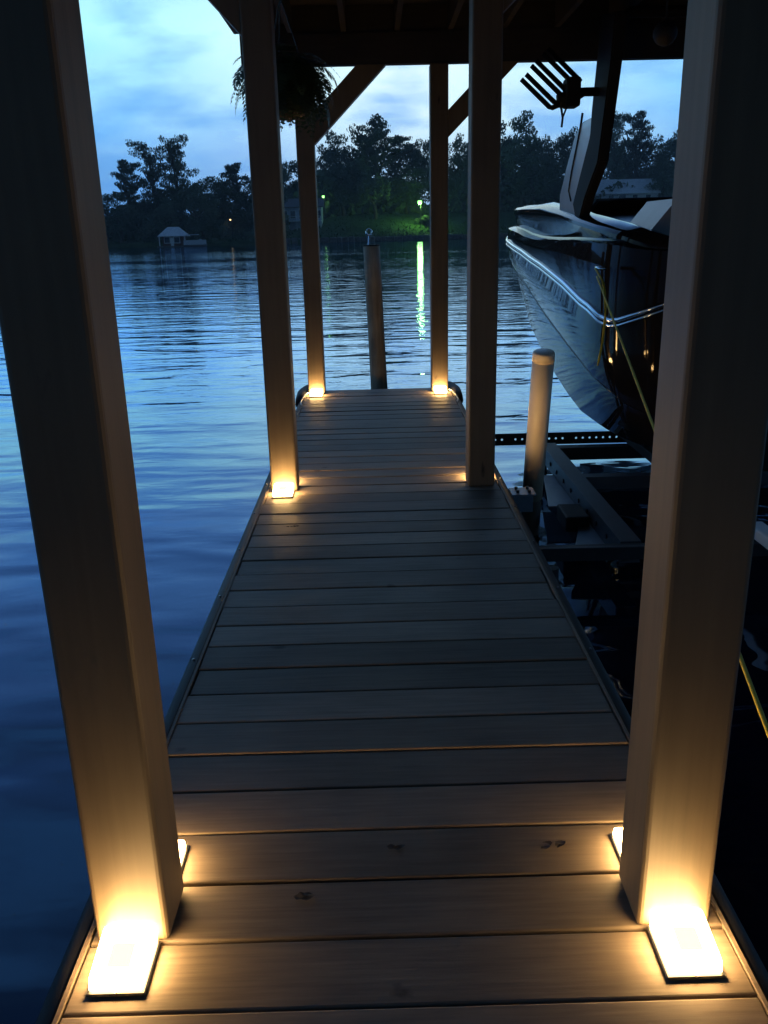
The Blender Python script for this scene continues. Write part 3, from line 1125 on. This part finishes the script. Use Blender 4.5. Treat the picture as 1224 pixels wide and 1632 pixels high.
def perforated(x0, x1, y, z0, z1, hole_r, pitch, th):
    bm_ = bmesh.new()
    n = int((x1 - x0) / pitch)
    zc_ = (z0 + z1) / 2
    for k in range(n):
        a0 = x0 + k * pitch
        a1 = a0 + pitch
        cx_ = (a0 + a1) / 2
        outer = [(a1, zc_), (a1, z1), (cx_, z1), (a0, z1), (a0, zc_), (a0, z0), (cx_, z0), (a1, z0)]
        inner = [(cx_ + hole_r * math.cos(t), zc_ + hole_r * math.sin(t)) for t in [math.pi / 4 * i for i in range(8)]]
        skip = k % 9 == 6
        for yy, flip in ((y, False), (y + th, True)):
            O = [bm_.verts.new((p[0], yy, p[1])) for p in outer]
            if skip:
                bm_.faces.new(O if flip else O[::-1])
                continue
            I = [bm_.verts.new((p[0], yy, p[1])) for p in inner]
            for i in range(8):
                j = (i + 1) % 8
                f = (O[i], O[j], I[j], I[i])
                bm_.faces.new(f if flip else f[::-1])
        if not skip:
            F = [bm_.verts.new((p[0], y, p[1])) for p in inner]
            G = [bm_.verts.new((p[0], y + th, p[1])) for p in inner]
            for i in range(8):
                j = (i + 1) % 8
                bm_.faces.new((F[i], F[j], G[j], G[i]))
    for zz in (z0, z1):
        v_ = [bm_.verts.new(p) for p in ((x0, y, zz), (x0 + n * pitch, y, zz), (x0 + n * pitch, y + th, zz), (x0, y + th, zz))]
        bm_.faces.new(v_)
    return bm_


obj('perforated_bar', perforated(.70, 3.94, 6.85, -.415, -.315, .0095, .056, .006), 'dark_steel', lift)


def channel(name, x0, x1, y0, y1, z0, z1, along, m):
    """open channel section"""
    t = .010
    if along == 'y':
        poly = [(x0, z0), (x1, z0), (x1, z0 + t), (x0 + t, z0 + t), (x0 + t, z1 - t), (x1, z1 - t), (x1, z1), (x0, z1)]
        return obj(name, prism(poly, 'y', y0, y1), m, lift)
    poly = [(y0, z0), (y1, z0), (y1, z0 + t), (y0 + t, z0 + t), (y0 + t, z1 - t), (y1, z1 - t), (y1, z1), (y0, z1)]
    return obj(name, prism(poly, 'x', x0, x1), m, lift)


lb = channel('side_beam', 1.285, 1.40, 4.33, 6.62, -.47, -.345, 'y', 'aluminium')
for k in range(9):
    yb = 4.6 + k * .23
    obj('bolt', ntube([(1.276, yb, -.41), (1.2845, yb, -.41)], .016, 6), 'dark_steel', lb)
channel('side_beam', 3.95, 4.06, 4.33, 6.62, -.47, -.345, 'y', 'aluminium')
channel('cross_beam', .83, 4.1, 4.25, 4.315, -.42, -.35, 'x', 'dark_steel')
obj('cap_strip', nbox(.83, 4.1, 4.25, 4.275, -.3495, -.345), 'aluminium', lift)
channel('cross_beam', 1.405, 3.94, 5.63, 5.72, -.44, -.352, 'x', 'aluminium')
channel('cross_beam', 1.405, 3.94, 6.50, 6.60, -.46, -.36, 'x', 'dark_steel')
obj('motor_box', nbox(1.12, 1.27, 4.92, 5.20, -.50, -.40, bevel=.012), 'black_rubber', lift)
obj('gusset', prism([(1.10, 5.35), (1.283, 5.35), (1.283, 6.1), (1.21, 6.1)], 'z', -.472, -.464), 'galvanised', lift)
obj('gusset', prism([(1.06, 4.45), (1.283, 4.45), (1.283, 5.2)], 'z', -.472, -.464), 'galvanised', lift)
for xx in (.90, 4.0):
    for yy in (4.268, 6.70):
        obj('lift_leg', ntube([(xx + (0 if yy < 5 else .42 if xx < 2 else 0), yy, -2.2), (xx + (0 if yy < 5 else .42 if xx < 2 else 0), yy, -.462)], .04, 10), 'dark_steel', lift)
for xx, xm in ((2.02, .0), (3.28, .0)):
    obj('bunk', nbox(xx - .07, xx + .07, 4.45, 8.0, -.343, -.27, bevel=.008), 'black_rubber', lift)
obj('end_guard', nbox(1.985, 2.075, 3.95, 4.38, -.33, -.262, bevel=.012), 'white_paint', lift)

# ------------------------------------------------------------------ ski boat on the lift (bow away from us, raised a little)
boat = tag(empty('ski_boat', (2.65, 5.6, -.3)), 'glossy black ski boat with a wakeboard tower raised on the lift', 'boat')
boat.location = (0, 0, 0)
CX = 2.66


def interp(tab, y):
    if y <= tab[0][0]:
        return tab[0][1]
    for (a, b), (c, d) in zip(tab, tab[1:]):
        if a <= y <= c:
            t = (y - a) / (c - a)
            t = t * t * (3 - 2 * t) * .35 + t * .65
            return b + (d - b) * t
    return tab[-1][1]


Z_TOP = [(5.6, 1.20), (6.0, 1.29), (6.44, 1.344), (7.57, 1.45), (8.46, 1.525), (9.9, 1.55), (10.6, 1.53), (11.3, 1.47), (11.8, 1.40)]
Z_SILL = [(5.6, 1.13), (6.05, 1.18), (7.0, 1.19), (7.8, 1.185), (8.7, 1.20), (9.6, 1.27), (10.4, 1.32), (11.8, 1.34)]
Z_RAIL = [(5.6, .84), (5.64, .79), (5.72, .735), (5.85, .68), (6.0, .66), (6.3, .745), (7.2, .896), (8.2, .99), (9.13, 1.077), (10.2, 1.17), (11.0, 1.22), (11.8, 1.25)]
Z_B = [(5.6, .06), (6.1, .20), (7.0, .37), (8.0, .53), (9.1, .74), (10.2, .95), (11.0, 1.10), (11.8, 1.20)]
Z_C = [(5.6, -.17), (7.1, -.17), (8.2, -.02), (9.35, .24), (10.2, .66), (11.0, .98), (11.8, 1.16)]
Z_K = [(5.6, -.335), (7.5, -.32), (8.8, -.16), (9.8, .08), (10.6, .48), (11.3, .85), (11.8, 1.12)]
SHIFT = [(5.6, .50), (5.64, .36), (5.72, .24), (5.85, .14), (6.05, .07), (6.4, .025), (7.0, .0), (10.0, .0), (10.6, .10), (11.2, .36), (11.6, .70), (11.8, 1.0)]
ST = [5.6, 5.62, 5.64, 5.68, 5.72, 5.78, 5.85, 5.95, 6.1, 6.3, 6.5, 7.0, 7.5, 8.0, 8.5, 9.0, 9.5, 10.0, 10.3, 10.6, 10.9, 11.2, 11.4, 11.6, 11.72, 11.8]


def section(y):
    s = interp(SHIFT, y)
    zt, zs, zr, zb, z_c, zk = (interp(t, y) for t in (Z_TOP, Z_SILL, Z_RAIL, Z_B, Z_C, Z_K))
    crest_in = .20
    k = max(.12, 1 - s)
    return {
        'inner': [(1.5 + s + crest_in * k + .16 * k, zt - .10), (1.5 + s + crest_in * k + .10 * k, zt - .02)],
        'crest': [(1.5 + s + crest_in * k, zt), (1.5 + s + .10 * k, zt - .03), (1.5 + s + .07 * k, zt - .055), (1.5 + s + .066 * k, zt - .08)],
        'sill': [(1.5 + s + .090 * k, zs + .5 * (zt - .05 - zs)), (1.5 + s + .105 * k, zs + .03), (1.5 + s + .095 * k, zs + .016), (1.5 + s + .012, zs)],
        'panel': [(1.5 + s + .004, zs - .3 * (zs - zr)), (1.5 + s, zr + .025)],
        'under': [(1.5 + s + .012, zr - .03), (1.5 + s + .016, zr - .35 * (zr - zb)), (1.5 + s + .035 * k, zr - .75 * (zr - zb)), (1.5 + s + .065 * k, zb)],
        'strake': [(1.5 + s + .115 * k, zb - .02), (1.5 + s + .125 * k, zb - .4 * (zb - z_c)), (1.5 + s + .19 * k, z_c)],
        'keel': [(1.5 + s + .23 * k, z_c - .015), ((1.5 + s + .23 * k) * .5 + CX * .5, (z_c + zk) / 2 - .02), (CX, zk)],
    }


def loft(keys, both=True):
    bm_ = bmesh.new()
    sides = (1, -1) if both else (1,)
    for sd in sides:
        rows = []
        for y_ in ST:
            sec = section(y_)
            p = []
            for k in keys:
                p += sec[k]
            rows.append([bm_.verts.new((x_ if sd > 0 else 2 * CX - x_, y_, z_)) for x_, z_ in p])
        for a_, b2 in zip(rows, rows[1:]):
            for i in range(len(a_) - 1):
                f = (a_[i], a_[i + 1], b2[i + 1], b2[i])
                bm_.faces.new(f if sd < 0 else f[::-1])
    bmesh.ops.remove_doubles(bm_, verts=bm_.verts, dist=.0005)
    return bm_


def smooth_by_angle(o, ang=28):
    me = o.data
    me.polygons.foreach_set('use_smooth', [True] * len(me.polygons))
    bm_ = bmesh.new()
    bm_.from_mesh(me)
    for e in bm_.edges:
        if len(e.link_faces) == 2 and e.calc_face_angle(0) > R(ang):
            e.smooth = False
    bm_.to_mesh(me)
    bm_.free()


hull = obj('hull', loft(['panel', 'under', 'strake']), 'hull_gel', boat)
smooth_by_angle(hull, 30)
bot = obj('hull_bottom', loft(['strake', 'keel'][1:]), 'hull_bottom', boat)
smooth_by_angle(bot, 30)
gun = obj('gunwale', loft(['inner', 'crest', 'sill']), 'hull_gel', boat)
smooth_by_angle(gun, 30)
bm = bmesh.new()
for sd in (1, -1):
    rows = []
    for y_ in ST:
        sec = section(y_)
        a_, b2 = sec['sill'][-1], sec['panel'][0]
        rows.append([bm.verts.new((x_ if sd > 0 else 2 * CX - x_, y_, z_)) for x_, z_ in (a_, b2)])
    for a_, b2 in zip(rows, rows[1:]):
        bm.faces.new((a_[0], a_[1], b2[1], b2[0]))
obj('side_panel', bm, 'hull_gel', boat, True)
# transom
bm = bmesh.new()
sec = section(5.6)
pr = sec['inner'] + sec['crest'] + sec['sill'] + sec['panel'] + sec['under'] + sec['strake'] + sec['keel']
Lp = [bm.verts.new((x_, 5.6, z_)) for x_, z_ in pr]
Rp = [bm.verts.new((2 * CX - x_, 5.6, z_)) for x_, z_ in pr]
for i in range(len(pr) - 1):
    bm.faces.new((Lp[i], Lp[i + 1], Rp[i + 1], Rp[i]))
bmesh.ops.remove_doubles(bm, verts=bm.verts, dist=.0005)
obj('transom', bm, 'hull_gel', boat)
# inner deck
bm = bmesh.new()
rows = []
for y_ in ST:
    x_, z_ = section(y_)['inner'][0]
    rows.append([bm.verts.new((x_, y_, z_)), bm.verts.new((2 * CX - x_, y_, z_))])
for a_, b2 in zip(rows, rows[1:]):
    bm.faces.new((a_[0], a_[1], b2[1], b2[0]))
obj('cockpit', bm, 'black_plastic', boat)
# rub rail: twin bright mouldings, wrapping up round the transom corner
for sd in (1, -1):
    for dz, r_ in ((.010, .016), (-.028, .011)):
        pts = []
        for y_ in reversed(ST):
            s = interp(SHIFT, y_)
            x_ = 1.5 + s - .006
            pts.append((x_ if sd > 0 else 2 * CX - x_, y_, interp(Z_RAIL, y_) + dz))
        for u in (0.06, .2, .4, .8, 1.1):
            x_ = 2.0 + u
            pts.append((x_ if sd > 0 else 2 * CX - x_, 5.585, .84 + dz + .30 * min(u, .3)))
        obj('rub_rail', ntube(pts, r_, 8), 'chrome', boat, True)
# spray edge moulding
for sd in (1, -1):
    pts = [((1.5 + interp(SHIFT, y_) + .070) if sd > 0 else 2 * CX - (1.5 + interp(SHIFT, y_) + .070), y_, interp(Z_B, y_) - .006) for y_ in ST[:-2]]
    obj('spray_edge', ntube(pts, .012, 6), 'hull_gel', boat, True)
# cleat and stern pad, windscreen
cl = obj('cleat', ntube([(1.50, 5.78, 1.03), (1.47, 5.83, 1.03), (1.47, 5.90, 1.03), (1.50, 5.95, 1.03)], .012, 8), 'chrome', boat, True)
pad = obj('stern_pad', prism([(1.80, 1.10), (1.82, 1.24), (2.0, 1.46), (3.32, 1.46), (3.50, 1.24), (3.52, 1.10)], 'y', 5.95, 6.6), 'vinyl', boat)
b_ = bmesh.new()
v_ = [b_.verts.new(p) for p in ((1.80, 7.9, 1.42), (2.1, 8.6, 1.42), (3.2, 8.6, 1.42), (3.52, 7.9, 1.42), (1.86, 7.5, 1.50), (2.2, 8.1, 1.52), (3.1, 8.1, 1.52), (3.46, 7.5, 1.50))]
for f in ((0, 1, 5, 4), (1, 2, 6, 5), (2, 3, 7, 6)):
    b_.faces.new([v_[i] for i in f])
ws = obj('windscreen', b_, 'window_dark', boat)
obj('frame', ntube([(1.78, 7.45, 1.40), (1.86, 7.5, 1.505), (2.2, 8.1, 1.525), (3.1, 8.1, 1.525), (3.46, 7.5, 1.505), (3.54, 7.45, 1.40)], .012, 8), 'tower_black', ws, True)


def slab_strip(centre, halfw, x0, x1, name, m, parent):
    """bar of changing width in the Y-Z plane, between two X values"""
    bm_ = bmesh.new()
    pts_ = [Vector((0, *p)) for p in centre]
    L_, R_ = [], []
    for i, p in enumerate(pts_):
        d = (pts_[min(i + 1, len(pts_) - 1)] - pts_[max(i - 1, 0)]).normalized()
        nn = Vector((0, -d.z, d.y))
        L_.append(p + nn * halfw[i])
        R_.append(p - nn * halfw[i])
    rows_ = []
    for i in range(len(pts_)):
        rows_.append([bm_.verts.new((x0, L_[i].y, L_[i].z)), bm_.verts.new((x0, R_[i].y, R_[i].z)),
                      bm_.verts.new((x1, R_[i].y, R_[i].z)), bm_.verts.new((x1, L_[i].y, L_[i].z))])
    for a_, b3 in zip(rows_, rows_[1:]):
        for k in range(4):
            bm_.faces.new((a_[k], a_[(k + 1) % 4], b3[(k + 1) % 4], b3[k]))
    bm_.faces.new(rows_[0][::-1])
    bm_.faces.new(rows_[-1])
    bmesh.ops.recalc_face_normals(bm_, faces=bm_.faces)
    bmesh.ops.bevel(bm_, geom=[e for e in bm_.edges if e.calc_length() > .02], offset=.012, segments=2, affect='EDGES')
    return obj(name, bm_, m, parent)


for sd in (1, -1):
    xa, xb = (1.60, 1.68) if sd > 0 else (2 * CX - 1.68, 2 * CX - 1.60)
    leg = slab_strip([(7.17, 1.38), (6.95, 1.60), (6.66, 1.83), (6.60, 2.06), (6.50, 2.40), (6.46, 2.66)],
                     [.13, .13, .17, .185, .20, .20], xa, xb, 'tower_leg', 'tower_black', boat)
    xc, xd = (1.585, 1.665) if sd > 0 else (2 * CX - 1.665, 2 * CX - 1.585)
    fa = prism([(7.10, 2.06), (7.30, 2.00), (7.58, 1.77), (7.80, 1.56), (7.79, 1.40), (7.17, 1.38), (6.95, 1.60), (6.72, 1.83), (6.80, 2.06)], 'x', xc + .022, xd - .005)
    bmesh.ops.bevel(fa, geom=list(fa.edges), offset=.010, segments=2, affect='EDGES')
    obj('tower_fairing', fa, 'boat_white', boat)
    xt = xc + .0205 if sd > 0 else xd - .0035
    obj('trim_line', ntube([(xt, 7.34, 1.50), (xt, 7.44, 1.58), (xt, 7.36, 1.72), (xt, 7.14, 2.00), (xt, 7.08, 2.12)], .009, 6), 'tower_black', boat)
obj('tower_bar', ntube([(1.64, 6.46, 2.60), (1.75, 6.45, 2.66), (3.57, 6.45, 2.66), (3.68, 6.46, 2.60)], .035, 10), 'tower_black', boat, True)
# board rack: six upward tines on a hub
rack = obj('board_rack', ntube([(1.60, 6.6, 2.20), (1.50, 6.6, 2.20), (1.40, 6.6, 2.17), (1.32, 6.6, 2.14)], [.03, .03, .055, .05], 10), 'tower_black', boat, True)
obj('bracket', nbox(1.36, 1.46, 6.52, 6.68, 2.10, 2.29, bevel=.015), 'tower_black', rack)
TINES = [((1.252 + .040 * k, 2.100 + .037 * k), (1.252 + .040 * k - .205 - .012 * (k > 1), 2.100 + .037 * k + .187 + .011 * (k > 1))) for k in range(6)]
for k, ((xa, za), (xb, zb)) in enumerate(TINES):
    yy = 6.6 + (-.05, .05)[k % 2] * .4
    obj('tine', ntube([(1.40, 6.6, 2.15 + .012 * k), (xa + .02, yy, za), (xa, yy, za + .006), (xb, yy, zb)], [.019, .0175, .0175, .0165], 8), 'tower_black', rack, True)
obj('strap', ntube([(1.33, 6.56, 2.11), (1.345, 6.56, 2.03), (1.34, 6.56, 1.97)], .008, 6), 'black_rubber', rack)
obj('strap', ntube([(1.375, 6.56, 2.11), (1.348, 6.56, 2.04)], .007, 6), 'black_rubber', rack)

# ------------------------------------------------------------------ yellow mooring rope
A = Vector((1.455, 5.80, .98))
B = Vector((.80, 1.589, .239))
pts = []
for k in range(25):
    u = k / 24 * 1.14
    p = A.lerp(B, u)
    pts.append(p)
pts += [Vector((.700, .95, .06)), Vector((.66, .90, .012))]
rope = tag(obj('mooring_rope', ntube(pts, .0058, 8), 'rope_yellow', None, True), 'long taut yellow rope from the boat down past the right near post', 'rope')
pts = [(1.455, 5.85, 1.03), (1.47, 5.70, .95), (1.462, 5.62, .90), (1.455, 5.54, .80), (1.452, 5.53, .72), (1.456, 5.57, .58), (1.462, 5.66, .45), (1.468, 5.70, .41)]
tag(obj('rope_end', ntube(pts, [.007, .008, .008, .009, .009, .008, .008, .006], 8), 'rope_yellow', None, True), 'short slack end of yellow rope hanging from the boat cleat', 'rope')

# dark ball hanging under the roof
ball = tag(empty('hanging_ball', (1.54, 5.0, 2.20)), 'dark round ball hanging under the roof beside the right near post', 'ball')
bm = bmesh.new()
bmesh.ops.create_uvsphere(bm, u_segments=20, v_segments=12, radius=.062)
obj('globe', bm, 'black_rubber', ball, True, (0, 0, .05))
obj('cord', ntube([(0, 0, .105), (0, 0, .52)], .005, 6), 'black_rubber', ball)

# small scraps of dry leaf lying on the boards
DEBRIS = [(-.006, 1.545, 3, .022, 'two dark specks of dry leaf in the middle of the dock near the near posts'),
          (.333, 1.53, 5, .028, 'cluster of dark leaf bits on the boards left of the right near post'),
          (-.195, 1.405, 5, .025, 'dark leaf scrap on the boards right of the left near post'),
          (-.44, 3.72, 5, .03, 'dark leaf scrap on the boards before the left middle post lamp')]
mat('leaf_dry', (0.03, 0.022, 0.015), 0.7, var=0.4, vscale=40)
for x_, y_, n_, r_, label in DEBRIS:
    bm = bmesh.new()
    g = random.Random(n_ * 7 + int(y_ * 100))
    for k in range(n_):
        cx_, cy_ = g.uniform(-r_, r_), g.uniform(-r_, r_) * .45
        a0 = g.uniform(0, 6.28)
        ring = []
        for j in range(6):
            a = a0 + j * 1.047
            q = g.uniform(.005, .010)
            ring.append(bm.verts.new((cx_ + q * 1.5 * math.cos(a), cy_ + q * .8 * math.sin(a), .0015 + g.uniform(0, .005))))
        c_ = bm.verts.new((cx_, cy_, .003))
        for j in range(6):
            bm.faces.new((c_, ring[j], ring[(j + 1) % 6]))
    tag(obj('leaf_scrap', bm, 'leaf_dry', None, False, (x_, y_, .001)), label, 'debris')

# ------------------------------------------------------------------ evening haze over the lake
hz = bpy.data.materials.new('haze')
hz.use_nodes = True
hn, hl = hz.node_tree.nodes, hz.node_tree.links
hn.remove(hn['Principled BSDF'])
pv = hn.new('ShaderNodeVolumePrincipled')
pv.inputs['Color'].default_value = (0.85, 0.9, 0.95, 1)
pv.inputs['Density'].default_value = 0.00042
hl.new(pv.outputs[0], hn['Material Output'].inputs['Volume'])
hz.cycles.homogeneous_volume = True
MATS['haze'] = hz
hb = obj('haze', nbox(-720, 720, -30, 860, -3.5, 60), 'haze')
hb['kind'] = 'stuff'
hb['label'] = 'thin evening haze over the lake and far bank'
hb['category'] = 'haze'
